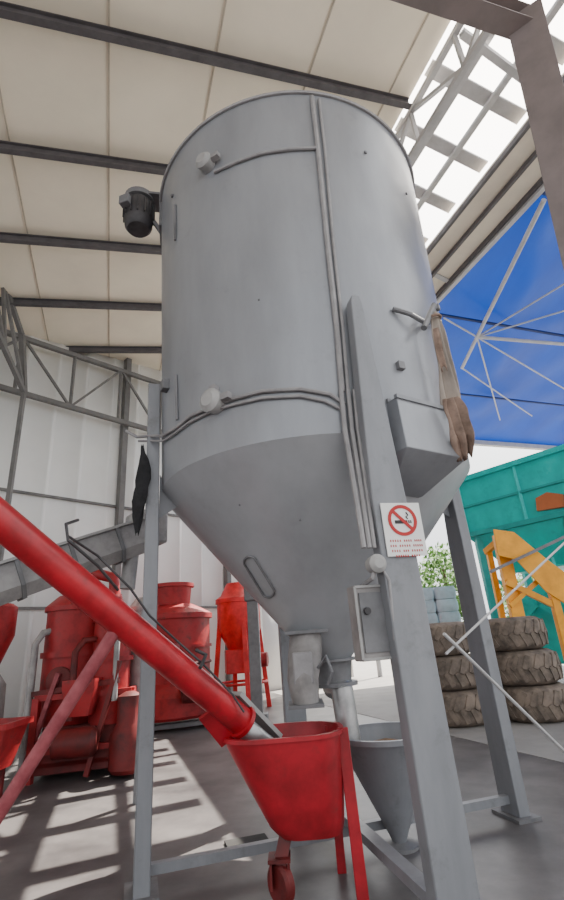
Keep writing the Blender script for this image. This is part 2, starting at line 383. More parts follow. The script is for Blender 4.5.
# angular sheet housing on the right shoulder, between the front and right legs
pm = onS(424, 430); n = V((pm.x-CX, pm.y-CY, 0)).normalized(); t = V((-n.y, n.x, 0))
z1 = onS(424, 407, .03).z; z2 = onS(436, 462, .08).z; z3 = onS(426, 500, .0).z
def hs(r_, z, w): 
    return [CC+n*r_+t*w/2+V((0, 0, z)), CC+n*r_-t*w/2+V((0, 0, z))]
def hring(r_, z, w, ri):
    a_, b2_ = hs(r_, z, w); c2_, d2_ = hs(ri, z, w); return [a_, b2_, d2_, c2_]
hb = MB().loft([hring(rad(z1)+.07, z1, .62, 1.2), hring(RB+.09, z2, .62, 1.05), hring(rad(z3)+.03, z3, .34, .8)]).build('side_housing', m_silo, silo, bev=.006)
MB().bar(hs(rad(z1)+.07, z1, .64)[0], hs(rad(z1)+.07, z1, .64)[1], .03, .03).build('housing_lip', m_leg, hb)
# drive motor, top left
mc = atY(139, 214, 4.12); nr_ = V((mc.x-CX, mc.y-CY, 0)).normalized()
mo = MB().lathe(mc, [(.05, -.25), (.12, -.24), (.15, -.20), (.16, -.12), (.16, .12), (.14, .16), (.10, .18)], 28).build('drive_motor', m_dark, silo)
mb = MB()
for k in range(14):
    a = 2*math.pi*k/14; d = V((math.cos(a), math.sin(a), 0)); mb.bar(mc+d*.165+V((0, 0, -.11)), mc+d*.165+V((0, 0, .11)), .03, .012, up=V((-d.y, d.x, 0)))
mb.build('cooling_fins', m_dark, mo)
MB().box(mc+V((-.1, -.17, .02)), .12, .09, .12, -.3).build('terminal_box', m_legd, mo, bev=.008)
MB().lathe(mc, [(.10, .16), (.17, .17), (.17, .24), (.09, .26)], 24).build('gearbox', m_legd, mo)
pw = CC+nr_*RT
mb = MB(); mb.bar(mc+V((0, 0, .21)), (pw.x, pw.y, mc.z+.21), .26, .03, up=(0, 0, 1)); mb.bar((pw.x, pw.y, mc.z-.3), (pw.x, pw.y, mc.z+.20), .3, .03, up=nr_); mb.bar((pw.x, pw.y, mc.z-.25), mc+V((0, 0, .2)), .04)
mb.build('motor_bracket', m_legd, silo)
# discharge chute towards the red hopper
secs = [(306, 632, .26, 4.22), (305, 655, .27, 4.12), (303, 680, .24, 4.06), (306, 704, .20, 4.06)]
rings = []
for px, py, w_, Y in secs:
    c = atY(px, py, Y); rings.append([V((c.x+w_/2*math.cos(a)*(1 if abs(math.cos(a)) > .5 else 1.1), c.y+.15*math.sin(a), c.z)) for a in [2*math.pi*k/16 for k in range(16)]])
ch = MB().loft(rings).build('discharge_chute', m_chute, silo, ang=50)
c = atY(303, 668, 3.95)
MB().box(c, .15, .04, .22, .05).build('inspection_cover', m_cond, ch, bev=.012)
c = atY(306, 632, 4.22); MB().box((c.x, c.y, c.z), .34, .36, .025).build('flange', m_legd, ch)
c = atY(306, 704, 4.06); MB().box((c.x, c.y, c.z), .26, .34, .025).build('flange', m_legd, ch)
MB().tube([atY(318, 668, 3.96), atY(326, 656, 3.90), atY(332, 672, 3.90), atY(328, 684, 3.92)], .014).build('slide_gate_handle', m_legd, ch)
MB().tube([(CX+.02, CY, ZC-.2), atY(342, 690, 4.35), atY(350, 742, 4.35)], [.12, .092, .088], 20).build('outlet_pipe', m_steel, silo)
# grey intake hopper
hx, hy = .66, 4.47
hp = MB().lathe((hx, hy, 0), [(.05, .03), (.07, .08), (.40, .73), (.43, .73), (.43, .765), (.39, .765), (.39, .73), (.08, .16)], 48, cap=False).build('intake_hopper', m_leg, silo)
MB().lathe((hx, hy, 0), [(.14, .0), (.14, .02), (.06, .04)], 20).build('hopper_foot', m_legd, hp)
MB().lathe((hx, hy, 0), [(.31, .60), (.31, .63), (.15, .68), (.02, .71)], 32).build('feed_meal', m_meal, hp)
# control box with connector on front leg
Fn = V((.68-CX, 3.0-CY, 0)).normalized(); Ft = V((-Fn.y, Fn.x, 0)); Fa = math.atan2(Ft.y, Ft.x)
cb_ = atY(371, 622, 3.06)
bx = MB().box(cb_, .22, .12, .42, Fa).build('control_box', m_chute, silo, bev=.01)
mb = MB()
f1 = cb_+Fn*.065
mb.bar(f1+Ft*-.105+V((0, 0, -.2)), f1+Ft*-.105+V((0, 0, .2)), .014); mb.bar(f1+Ft*.105+V((0, 0, -.2)), f1+Ft*.105+V((0, 0, .2)), .014)
mb.bar(f1+Ft*-.105+V((0, 0, .2)), f1+Ft*.105+V((0, 0, .2)), .014); mb.bar(f1+Ft*-.105+V((0, 0, -.2)), f1+Ft*.105+V((0, 0, -.2)), .014)
mb.build('door_frame', m_boxm, bx)
MB().box(f1, .17, .012, .33, Fa).build('door', m_legd, bx)
MB().lathe(f1+Ft*-.05+V((0, 0, .06)), [(.022, 0), (.02, .03)], 14, axis=Fn).build('switch_knob', m_dark, bx)
pc = atY(376, 564, 2.93)
jb = MB().lathe(pc, [(.05, -.05), (.055, .0), (.055, .03), (.03, .05)], 18, axis=Fn).build('junction_box', m_boxm, silo)
MB().tube([pc, pc+V((-.03, 0, -.08)), cb_+V((-.04, 0, .2))], .014).build('cable', m_cond, silo)
MB().tube([pc+Ft*.02, pc+Ft*.06+V((0, 0, -.1))+Fn*.02, pc+Ft*.05+V((0, 0, -.42)), cb_+Ft*.10+V((0, 0, -.2))+Fn*.05], .009).build('cable', m_cond, silo)
mb = MB(); mb.tube([onS(393, 309, .02), onS(410, 314, .06), onS(424, 322, .08), onS(440, 322, .05)], .02); mb.tube([onS(424, 328, .1), onS(434, 305, .1)], .025)
mb.build('clamp_pipe', m_legd, silo)
# ------------------------------------------------------------------ no smoking sign
sn = thing('warning_sign', 'white no smoking sign with red crossed circle fixed on front silo leg', 'sign', (0, 0, 0))
PL = CC+Fn*(RB+.075+.055+.012)
def onleg(px, py):
    d = ray(px, py); t = (PL-CAM).dot(Fn)/d.dot(Fn); return CAM+d*t
sc = onleg(403.5, 529)
sw = abs((onleg(423, 529)-onleg(384, 529)).dot(Ft)); sh = abs(onleg(403, 503).z-onleg(403, 556).z)
sn.location = sc; ORG[sn.name] = tuple(sc)
def sp(x, y, d=0.0): return sc+Ft*x*sw+V((0, 0, 1))*y*sw+Fn*d
H = sh/sw
MB().loft([[sp(-.5, -H/2, -.004), sp(.5, -H/2, -.004), sp(.5, H/2, -.004), sp(-.5, H/2, -.004)], [sp(-.5, -H/2, .004), sp(.5, -H/2, .004), sp(.5, H/2, .004), sp(-.5, H/2, .004)]]).build('sign_plate', m_white, sn)
cy_ = H/2-.42
mb = MB(); mb.lathe(sp(0, cy_, .005), [(.37*sw, 0), (.37*sw, .003), (.29*sw, .003), (.29*sw, 0)], 40, axis=Fn, cap=False)
mb.bar(sp(-.22, cy_+.22, .0075), sp(.22, cy_-.22, .0075), .08*sw, .002, up=Fn)
mb.build('prohibition_ring', m_signred, sn)
mb = MB(); mb.bar(sp(-.2, cy_-.04, .006), sp(.12, cy_-.04, .006), .08*sw, .002, up=Fn)
for k, x in enumerate((.16, .21)): mb.bar(sp(x, cy_-.07, .006), sp(x, cy_+.0, .006), .03*sw, .002, up=Fn)
mb.tube([sp(.14, cy_+.03, .006), sp(.10, cy_+.08, .006), sp(.16, cy_+.12, .006), sp(.12, cy_+.19, .006)], .016*sw, 6)
mb.build('cigarette_symbol', m_signblk, sn)
mb = MB()
words = [[.3, .22, .2], [.18, .3, .26], [.24, .16, .3], [.34, .24]]
for i, wl in enumerate(words):
    y = cy_-.48-i*.115; tot = sum(wl)+.05*(len(wl)-1); x = -tot/2
    for w_ in wl:
        nl = max(2, int(w_/.05))
        for q in range(nl):
            xx = x+(q+.5)*w_/nl
            mb.bar(sp(xx, y-.024, .005), sp(xx, y+.024, .005), .026*sw, .002, up=Fn)
        x += w_+.05
mb.build('lettering', m_signred, sn)
# ------------------------------------------------------------------ hanging things
hk = atY(140, 440, 3.9)
mb = MB(); rings = []
prof = [.010, .018, .04, .055, .060, .05, .056, .058, .046, .04, .024, .010]
for i in range(12):
    k = i/11; c = atY(142+2*math.sin(k*5)-3*k, 446+k*88, 3.86); w = prof[i]
    rings.append([c+V((math.cos(a)*w*(1+.25*math.sin(3*a+i*.6)), math.sin(a)*w*.5, .02*math.sin(2*a+i))) for a in [2*math.pi*j/14 for j in range(14)]])
mb.loft(rings)
tag(mb.build('hanging_cloth', m_cloth, org=tuple(hk)), 'black cloth hanging from the cables beside left silo leg', 'cloth')
def drape(path, widths, off, amp, folds, jag, rows=22, cols=30, ph=0.0):
    g = []
    for i in range(rows+1):
        k = i/rows; f = k*(len(path)-1); a = min(int(f), len(path)-2); u = f-a
        px = path[a][0]*(1-u)+path[a+1][0]*u; py = path[a][1]*(1-u)+path[a+1][1]*u; w = widths[a]*(1-u)+widths[a+1]*u
        c = onS(px, py, off); nn = V((c.x-CX, c.y-CY, 0)).normalized(); row = []
        vx = (V((.98, -.2, 0)) + nn*.2).normalized()
        for j in range(cols+1):
            e = j/cols-.5
            fo = amp*(.35+k)*math.sin(e*folds*2*math.pi+ph+math.sin(k*4)*.8)
            dz = -(jag*k**3)*(.5+.5*math.sin(j*.75+ph))
            row.append(c+vx*e*w*(1+.10*math.sin(k*9+ph))+nn*fo + V((0, 0, dz)))
        g.append(row)
    return MB().grid(g)
sk = thing('filter_sack', 'long dusty tan sack draped from a bracket on the right shoulder of the silo', 'sack', tuple(onS(435, 312, .12)))
drape([(434, 312), (438, 335), (446, 370), (453, 408)], [.05, .12, .15, .17], .12, .022, 1.8, .04).build('sack_body', m_sack, sk, thick=.006, ang=70)
drape([(436, 328), (439, 345), (444, 366)], [.04, .06, .04], .15, .008, 1.2, .05, 10, 12, 1.0).build('loose_fold', m_rag, sk, thick=.006, ang=70)
MB().ring(onS(435, 318, .12), .045, .012, 20).build('tie_rope', m_rag, sk)
tag(drape([(450, 398), (455, 412), (459, 430), (461, 446)], [.10, .16, .15, .08], .17, .026, 2.2, .12, 16, 34, .5).build('rag', m_rag, org=tuple(onS(455, 405, .17)), thick=.006, ang=70), 'frayed brown rag hanging at the lower end of the tan sack', 'rag')
# ------------------------------------------------------------------ RED AUGER
T0 = atY(262, 738, 3.86); T1 = atY(0, 520, 2.55); td = (T1-T0).normalized(); T2 = T1+td*2.6
AR = .092
au = thing('auger_conveyor', 'bright red tube auger conveyor rising left out of a red hopper', 'conveyor', (-.15, 3.9, 0))
x_, y_ = ortho(td)
if y_.z < 0: y_ = -y_
MB().tube([T0+td*.20, T0+td*.202, T1, T2], [.08, AR, AR, AR], 36).build('auger_tube', m_red, au)
MB().lathe(T0+td*.22, [(AR, -.015), (AR+.02, -.015), (AR+.02, .015), (AR, .015)], 32, axis=td, cap=False).build('end_collar', m_red, au)
mb = MB(); rings = []
for d in (-.22, .24):
    c = T0+td*d; rings.append([c+x_*math.cos(a)*.085+y_*math.sin(a)*.085 for a in [math.pi*.93+math.pi*1.14*i/16 for i in range(17)]])
mb.loft(rings, cap=False, closed=False); mb.build('steel_trough', m_steel, au, thick=.01)
MB().tube([T0-td*.2, T0+td*.24], .03, 12).build('screw_shaft', m_legd, au)
MB().bar(T0-td*.12+y_*.075, T0+td*.36+y_*.115, .11, .03, up=y_).build('cover_strip', m_boxm, au)
MB().lathe(T2, [(.12, -.02), (.15, 0), (.15, .05), (.12, .06), (.11, .35), (.04, .38)], 28, axis=td).build('end_motor', m_dark, au)
MB().tube([T2-td*.3, T2-td*.3+V((0, 0, -.5))], .09, 24).build('spout', m_red, au)
def rr(cx, cy, w, d, z, r=.12, n=6, rot=0.0):
    o = []
    for (sx, sy, a0) in ((1, 1, 0), (-1, 1, 90), (-1, -1, 180), (1, -1, 270)):
        for i in range(n+1):
            a = math.radians(90*i/n)
            if (sx > 0) != (sy > 0): a = math.pi/2-a
            x = sx*(w/2-r+r*math.cos(a)); y = sy*(d/2-r+r*math.sin(a))
            o.append(V((cx+x*math.cos(rot)-y*math.sin(rot), cy+x*math.sin(rot)+y*math.cos(rot), z)))
    return o
hc = (-.145, 3.88)
mb = MB(); mb.loft([rr(.0, 3.86, .42, .34, .33, .14), rr(-.02, 3.865, .49, .40, .38, .17), rr(-.08, 3.87, .66, .50, .63, .21), rr(hc[0], hc[1], .82, .60, .89, .25), rr(hc[0], hc[1], .85, .63, .89, .26), rr(hc[0], hc[1], .85, .63, .915, .26), rr(hc[0], hc[1], .79, .57, .915, .24), rr(-.03, 3.87, .46, .36, .42, .15)], cap=True)
ih = mb.build('intake_bin', m_binred, au, ang=28)
MB().loft([rr(-.04, 3.87, .45, .36, .435, .15), rr(-.04, 3.87, .47, .38, .46, .15)]).build('feed_meal', m_meal, ih)
MB().bar((.285, 3.74, .0), (.266, 3.76, .92), .075, .03, up=(0, 1, 0)).build('bin_leg', m_binred, au, bev=.004)
MB().bar((.19, 4.12, .0), (.19, 4.10, .89), .06, .035, up=(0, 1, 0)).build('bin_leg', m_binred, au, bev=.004)
MB().bar(T0+td*.5-y_*.09, V((-.50, 3.74, .90)), .14, .02, up=(0, 1, 0)).build('tube_bracket', m_binred, au)
x, y = -.21, 3.74
cs = MB().bar((x, y, .2), (x+.06, y+.05, .38), .08).build('castor_stem', m_reddark, au)
mb = MB(); mb.bar((x-.055, y, .09), (x-.055, y, .24), .014, .10, up=(0, 1, 0)); mb.bar((x+.055, y, .09), (x+.055, y, .24), .014, .10, up=(0, 1, 0)); mb.box((x, y, .24), .14, .14, .02); mb.build('castor_fork', m_reddark, cs)
MB().lathe((x, y, .11), [(.03, -.035), (.09, -.035), (.11, -.02), (.11, .02), (.09, .035), (.03, .035)], 24, axis=(1, .9, 0)).build('castor_wheel', m_reddark, cs)
st0 = T0+td*1.40+V((0, 0, -.08)); st1 = V((-2.15, 3.12, 0.03))
MB().tube([st0, st1], .038, 16).build('support_strut', m_pink, au)
MB().lathe(st1, [(.1, -.03), (.1, .0), (.045, .02)], 16).build('strut_foot', m_legd, au)
def tp(px, py, off=.11):
    d = ray(px, py); best = None; bd = 9
    for i in range(400):
        t = 2+i*.01; p = CAM+d.normalized()*t; q = p-T0; q = q-td*q.dot(td); l = q.length
        if l < off: return p
        if l < bd: bd = l; best = p
    return best
MB().tube([tp(118, 590), tp(98, 566, .18), tp(68, 540, .24), tp(66, 524, .25), tp(78, 520, .25)], .009).build('cable', m_dark, au)
MB().tube([tp(68, 536, .25), tp(98, 556, .18), tp(130, 588, .18), tp(150, 616, .15), tp(176, 640), tp(203, 664, .15), tp(232, 694), tp(244, 712, .13)], .007).build('cable', m_dark, au)
MB().tube([tp(196, 650), tp(206, 655, .18), tp(200, 668, .18)], .012).build('cable_clip', m_dark, au)
# ------------------------------------------------------------------ tie rods
tag(MB().tube([(.86, 3.02, 1.47), (2.46, 4.42, .02)], .010, 8).build('tie_rod', m_wtr, org=(2.46, 4.42, 0)), 'thin steel tie rod sloping down right from the front silo leg to the floor', 'rod', 'tie rods beside the silo')
cz = cb+(ca-cb)*(2.62/ca.z)
tag(MB().tube([(.86, 3.06, 1.36), (cz.x-.1, cz.y-.03, 2.62)], .008, 8).build('tie_rod', m_wtr, org=(.86, 3.06, 1.36)), 'thin steel tie rod sloping up right from the front silo leg to the taupe column', 'rod', 'tie rods beside the silo')
tag(MB().box((-.52, 4.75, .012), .34, .2, .022, .3).build('rubber_pad', m_rubber, org=(-.52, 4.75, 0), bev=.004), 'flat black pad lying on the floor under the silo', 'mat')
# ------------------------------------------------------------------ left background machines
cv = thing('trough_conveyor', 'pale steel trough conveyor rising right behind the red auger', 'conveyor', (-3.2, 5.6, 0))
a, b_ = atY(-150, 634, 4.4), atY(146, 534, 6.1); d = (b_-a).normalized(); sd = V((-d.y, d.x, 0)).normalized(); up = sd.cross(d)
if up.z < 0: up = -up
prof = [(-.22, .16), (-.22, -.10), (-.12, -.22), (.12, -.22), (.22, -.10), (.22, .16)]
mb = MB(); mb.loft([[p+sd*x+up*y for x, y in prof] for p in (a, b_)]); mb.build('trough', m_trough, cv)
MB().bar(a+up*.18, b_+up*.18, .52, .03, up=up).build('cover_plate', m_boxm, cv)
for k in range(5): 
    p = a.lerp(b_, .08+k/5.2); MB().loft([[p+d*e+sd*x*1.12+up*(y*1.1) for x, y in prof] for e in (-.02, .02)]).build('flange', m_legd, cv)
for s_ in (-1, 1):
    p = a.lerp(b_, .15); MB().bar(p+sd*.2*s_-up*.1, (p.x+sd.x*.45*s_, p.y+sd.y*.45*s_, 0), .06).build('leg', m_legd, cv)
p = b_; MB().bar(p-up*.2, (p.x, p.y, 0), .07).build('leg', m_legd, cv)
MB().box(b_+V((.0, .0, .06)), .42, .42, .40, math.atan2(d.y, d.x)).build('drive_head', m_trough, cv, bev=.03)
MB().tube([b_-d*.25-up*.15, b_-d*.23+V((0, 0, -.6))], .09, 20).build('spout', m_trough, cv)
def frame(mb, cx, cy, w, d_, h, t=.07, rz=0.0):
    c, s_ = math.cos(rz), math.sin(rz)
    cs = [V((cx+x*c-y*s_, cy+x*s_+y*c, 0)) for x, y in ((w/2, d_/2), (-w/2, d_/2), (-w/2, -d_/2), (w/2, -d_/2))]
    for i in range(4):
        a = cs[i]; b = cs[(i+1) % 4]; mb.bar(a, a+V((0, 0, h)), t)
        for z in (h, h*.35): mb.bar(a+V((0, 0, z)), b+V((0, 0, z)), t*.8)
ml = thing('hammer_mill', 'bulky red milling machine with upright drums behind the red auger', 'machine', (-3.1, 7.9, 0))
def M1(x, y, z=0): return (x, y+.2, z)
MB().loft([rr(-3.1, 7.9, 1.25, 1.0, .08, .05, 3, .2), rr(-3.1, 7.9, 1.2, .95, .16, .05, 3, .2), rr(-3.1, 7.9, 1.1, .85, .2, .05, 3, .2), rr(-3.1, 7.9, 1.1, .85, .62, .05, 3, .2)]).build('base_housing', m_reddark, ml, bev=.01)
mb = MB(); frame(mb, -3.1, 7.9, 1.25, 1.0, 1.0, .09, .2); mb.build('base_frame', m_redold, ml)
MB().lathe(M1(-3.38, 7.65), [(.36, .6), (.44, .75), (.44, 1.5), (.48, 1.5), (.48, 1.58), (.44, 1.58), (.44, 2.15), (.48, 2.15), (.48, 2.22), (.30, 2.38), (.14, 2.4)], 36).build('drum', m_redold, ml)
MB().lathe(M1(-2.76, 7.50), [(.27, .6), (.27, 1.4), (.31, 1.4), (.31, 1.46), (.27, 1.46), (.27, 1.95), (.30, 1.95), (.30, 2.0), (.15, 2.2), (.10, 2.35)], 30).build('side_drum', m_redold, ml)
MB().lathe(M1(-2.42, 7.85), [(.19, .0), (.19, 2.1), (.22, 2.1), (.22, 2.16), (.12, 2.3)], 28).build('steel_column', m_trough, ml)
MB().lathe(M1(-3.0, 6.98, .45), [(.1, -.28), (.17, -.26), (.18, .22), (.13, .28)], 24, axis=(1, .2, 0)).build('motor', m_reddark, ml)
MB().lathe(M1(-2.35, 7.15), [(.2, .05), (.24, .1), (.24, .5), (.16, .62), (.16, .95), (.06, 1.0)], 26).build('filter_pot', m_reddark, ml)
MB().lathe(M1(-3.38, 7.19, 1.2), [(.16, -.03), (.18, -.02), (.18, .02), (.1, .05)], 24, axis=(0, -1, 0)).build('inspection_door', m_reddark, ml)
MB().tube([M1(-3.38, 7.65, 2.35), M1(-3.33, 7.6, 2.6), M1(-3.1, 7.55, 2.7), M1(-2.8, 7.52, 2.6), M1(-2.76, 7.50, 2.3)], .09, 18).build('duct', m_redold, ml)
MB().tube([M1(-3.75, 7.15, .1), M1(-3.75, 7.15, 1.7), M1(-3.7, 7.25, 1.85), M1(-3.5, 7.4, 1.9)], .05, 14).build('pipe', m_trough, ml)
MB().tube([M1(-3.12, 7.05, .7), M1(-3.12, 7.05, 1.55), M1(-3.05, 7.15, 1.7), M1(-2.9, 7.35, 1.72)], .045, 14).build('pipe', m_reddark, ml)
MB().tube([M1(-2.55, 7.1, .9), M1(-2.55, 7.1, 1.75), M1(-2.6, 7.3, 1.85)], .04, 14).build('pipe', m_trough, ml)
MB().bar(M1(-3.75, 7.1, 0), M1(-3.35, 7.1, 1.3), .06).build('brace', m_pink, ml)
MB().bar(M1(-2.85, 7.05, .05), M1(-2.5, 7.1, 1.4), .06).build('brace', m_reddark, ml)
MB().bar(M1(-3.7, 7.12, 1.05), M1(-2.5, 7.12, 1.15), .07).build('cross_rail', m_reddark, ml)
MB().loft([rr(-3.0, 7.3, .3, .22, .75, .03, 2), rr(-3.0, 7.3, .46, .32, 1.1, .03, 2), rr(-3.0, 7.3, .46, .32, 1.2, .03, 2)]).build('feed_box', m_redold, ml)
cyc = thing('dust_cyclone', 'small red cyclone over a grey metal drum at far left', 'machine', (-4.4, 7.4, 0))
cc = (-4.4, 7.4, 0)
MB().lathe(cc, [(.10, 1.40), (.27, 1.85), (.27, 2.25), (.2, 2.30)], 28).build('cyclone_body', m_redold, cyc)
MB().lathe(cc, [(.24, .0), (.26, .6), (.24, 1.2), (.1, 1.40)], 24).build('collecting_drum', m_trough, cyc)
MB().tube([(-4.4, 7.4, 2.28), (-4.4, 7.4, 2.42), (-4.65, 7.35, 2.5)], .09, 16).build('duct', m_legd, cyc)
tk = thing('feed_trough', 'low red metal trough on short legs at the left edge', 'trough', (-4.0, 6.45, 0))
tx, ty_ = -4.0, 6.45
MB().loft([rr(tx, ty_, 1.0, .4, .35, .05), rr(tx, ty_, 1.2, .6, .78, .05), rr(tx, ty_, 1.28, .68, .78, .05), rr(tx, ty_, 1.28, .68, .84, .05), rr(tx, ty_, 1.16, .56, .84, .05), rr(tx, ty_, .96, .36, .40, .05)]).build('trough_body', m_redold, tk)
for x in (tx-.4, tx+.4):
    for y in (ty_-.15, ty_+.15): MB().bar((x, y, 0), (x, y, .4), .05).build('leg', m_reddark, tk)
m2 = thing('grain_crusher', 'wide red drum machine with flared skirt between auger and left leg', 'machine', (-2.75, 11.4, 0))
c2 = (-2.75, 11.4, 0)
MB().lathe(c2, [(.95, .2), (1.0, .25), (1.0, .6), (.82, .85), (.82, 1.5), (.86, 1.5), (.86, 1.56), (.82, 1.56), (.82, 2.1), (.88, 2.1), (.88, 2.2), (.7, 2.3), (.45, 2.42)], 44).build('drum', m_redold, m2)
mb = MB(); frame(mb, c2[0], c2[1], 1.5, 1.3, .25, .1, .3); mb.build('base_frame', m_legd, m2)
MB().lathe(c2, [(.38, 2.4), (.42, 2.8), (.48, 2.8), (.48, 2.88), (.43, 2.88), (.32, 2.45)], 32, cap=False).build('top_funnel', m_redold, m2)
MB().lathe((-3.95, 10.6, 0), [(.20, .0), (.20, 2.6), (.12, 2.7)], 20).build('lift_column', m_trough, m2)
MB().box((-2.6, 10.54, 1.35), .4, .14, .5, .1).build('control_panel', m_pink, m2, bev=.01)
MB().tube([(-3.3, 10.65, .6), (-3.3, 10.65, 1.9), (-3.2, 10.8, 2.1)], .06, 14).build('pipe', m_reddark, m2)
MB().ring((c2[0], c2[1], 1.2), .83, .03, 40).build('band', m_reddark, m2)
MB().lathe((-2.1, 10.5, .7), [(.14, -.24), (.2, -.22), (.2, .22), (.12, .26)], 20, axis=(1, .3, 0)).build('motor', m_reddark, m2)
m3 = thing('funnel_hopper', 'bright red funnel hopper on splayed legs standing near the white wall', 'hopper', (-1.45, 13.2, 0))
c3 = (-1.45, 13.2, 0)
MB().lathe(c3, [(.25, 1.25), (.36, 1.5), (.56, 1.85), (.56, 2.5), (.60, 2.5), (.60, 2.6), (.46, 2.7), (.30, 3.0)], 32).build('funnel', m_redbr, m3)
MB().box((c3[0], c3[1], 1.1), .75, .65, .55, .2).build('gearbox', m_redbr, m3, bev=.02)
MB().lathe((c3[0]+.5, c3[1]-.2, 1.1), [(.1, -.2), (.17, -.18), (.17, .2), (.1, .22)], 18, axis=(1, -.1, 0)).build('motor', m_redold, m3)
for a in (20, 110, 200, 290):
    d = V((math.cos(math.radians(a)), math.sin(math.radians(a)), 0)); MB().bar(V(c3)+d*.70, V(c3)+d*.50+V((0, 0, 2.1)), .11).build('leg', m_redbr, m3)
MB().ring((c3[0], c3[1], .6), .64, .035, 24).build('leg_ring', m_redbr, m3)
m4 = thing('bucket_elevator', 'narrow grey bucket elevator standing behind silo under the cone', 'machine', (-.85, 10.4, 0))
MB().box((-.85, 10.4, 1.2), .22, .22, 2.4).build('casing', m_legd, m4, bev=.01)
MB().box((-.85, 10.4, 2.45), .32, .3, .3).build('head', m_legd, m4, bev=.03)
MB().box((-.85, 10.4, .12), .4, .34, .24).build('boot', m_legd, m4, bev=.02)
# ------------------------------------------------------------------ tyres
TW = .53
def tyre_mesh():
    mb = MB(); w = TW/2
    mb.lathe((0, 0, 0), [(.31, -w*.80), (.33, -w*.92), (.40, -w), (.47, -w*.97), (.545, -w*.80), (.585, -w*.55), (.593, 0), (.585, w*.55), (.545, w*.80), (.47, w*.97), (.40, w), (.33, w*.92), (.31, w*.80), (.32, w*.6), (.50, w*.5), (.52, 0), (.50, -w*.5), (.32, -w*.6), (.31, -w*.8)], 56, cap=False)
    for k in range(22):
        a = 2*math.pi*k/22
        for sg in (-1, 1):
            a2 = a+(.14 if sg > 0 else 0)
            d = V((math.cos(a2), math.sin(a2), 0)); d2 = V((math.cos(a2+.16), math.sin(a2+.16), 0))
            mb.bar(d*.592+V((0, 0, -.01*sg)), d2*.565+V((0, 0, .19*sg)), .075, .05, up=d)
    return mb
spots = [(2.62, 9.3, 'lowest tyre of the left pile beyond the right silo leg'), (2.58, 9.32, 'middle tyre of the left pile beyond the right silo leg'), (2.53, 9.3, 'top tyre of the left pile beyond the right silo leg'),
         (3.90, 9.15, 'lowest tyre of the right pile, nearest the turquoise machine'), (3.85, 9.2, 'middle tyre of the right pile, nearest the turquoise machine'), (3.78, 9.25, 'top tyre of the right pile, leaning toward the silo leg')]
ty0 = None
for i, (x, y, lb) in enumerate(spots):
    if ty0 is None: o = ty0 = tyre_mesh().build('tyre', m_tyre, ang=28)
    else: o = ty0.copy(); COL.objects.link(o)
    o.location = (x, y, TW/2+(TW+.003)*(i % 3)); o.rotation_euler = (0, 0, i*.7)
    tag(o, 'dusty brown rubber ' + lb, 'tyre', 'old tyres piled behind the silo')
# ------------------------------------------------------------------ turquoise and yellow machinery outside
A = V((5.25, 13.6, 0)); D1 = V((.65, -.76, 0)).normalized(); D2 = V((-D1.y, D1.x, 0))
def TP(a, b, z): p = A+D1*a+D2*b; p.z = z; return p
th = thing('grain_hopper_machine', 'large turquoise steel hopper machine raised on legs outside under the blue canopy', 'machine', tuple(TP(2, 1.2, 0)))
def rect(a0, a1, b0, b1, z): return [TP(a0, b0, z), TP(a1, b0, z), TP(a1, b1, z), TP(a0, b1, z)]
MB().loft([rect(.6, 4.4, .5, 2.1, 2.75), rect(-.3, 5.2, 0, 2.6, 3.9), rect(-.3, 5.2, 0, 2.6, 5.5)]).build('hopper_body', m_teal, th, bev=.02)
for k in range(4): MB().bar(TP(-.2+k*1.7, -.03, 3.9), TP(-.2+k*1.7, -.03, 5.5), .08).build('stiffener', m_teal, th)
MB().bar(TP(-.35, -.04, 5.5), TP(5.2, -.04, 5.5), .14).build('top_rail', m_teal, th)
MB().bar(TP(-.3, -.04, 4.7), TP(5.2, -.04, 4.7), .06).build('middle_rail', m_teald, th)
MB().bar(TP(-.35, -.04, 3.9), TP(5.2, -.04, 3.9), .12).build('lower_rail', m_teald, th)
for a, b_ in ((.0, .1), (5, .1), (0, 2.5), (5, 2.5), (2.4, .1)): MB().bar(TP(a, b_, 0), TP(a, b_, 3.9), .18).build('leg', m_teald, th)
MB().bar(TP(0, .1, 1.0), TP(2.4, .1, 2.8), .09).build('cross_brace', m_teal, th); MB().bar(TP(0, .1, 2.8), TP(2.4, .1, 1.0), .09).build('cross_brace', m_teal, th)
MB().loft([rect(2.55, 4.8, .4, 2.0, .7), rect(2.55, 4.8, .4, 2.0, 2.3)]).build('lower_casing', m_teal, th, bev=.03)
MB().loft([rect(.5, 2.2, .3, 1.6, .5), rect(.5, 2.2, .3, 1.6, 1.9), rect(.9, 1.8, .5, 1.3, 2.4)]).build('gear_housing', m_teal, th, bev=.03)
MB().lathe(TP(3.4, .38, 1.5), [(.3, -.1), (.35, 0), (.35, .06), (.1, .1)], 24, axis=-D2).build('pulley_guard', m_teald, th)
la, lb_ = TP(2.0, -.35, 0), TP(2.5, -.35, 0)
mb = MB()
for p in (la, lb_): mb.bar(p, p+V((0, 0, 2.9)), .05)
for k in range(9): mb.bar(la+V((0, 0, .3+.3*k)), lb_+V((0, 0, .3+.3*k)), .035)
mb.build('ladder', m_teal, th)
MB().loft([[TP(x, y, z) for x, z in ((1.85, 4.1), (2.5, 4.05), (2.55, 4.35), (2.2, 4.5), (1.9, 4.42))] for y in (-.14, -.02)]).build('warning_panel', m_orng, th)
yl = thing('yellow_loader_frame', 'orange yellow upright machine frame with slanting arm before the turquoise hopper', 'machine', (5, 10.6, 0))
p = atY(499, 535, 10.8); q = atY(522, 640, 10.8); g = V((q.x, q.y, 0)); yl.location = g; ORG[yl.name] = tuple(g)
MB().bar(g, p, .27, .16, up=(0, 1, 0)).build('upright', m_yel, yl, bev=.01)
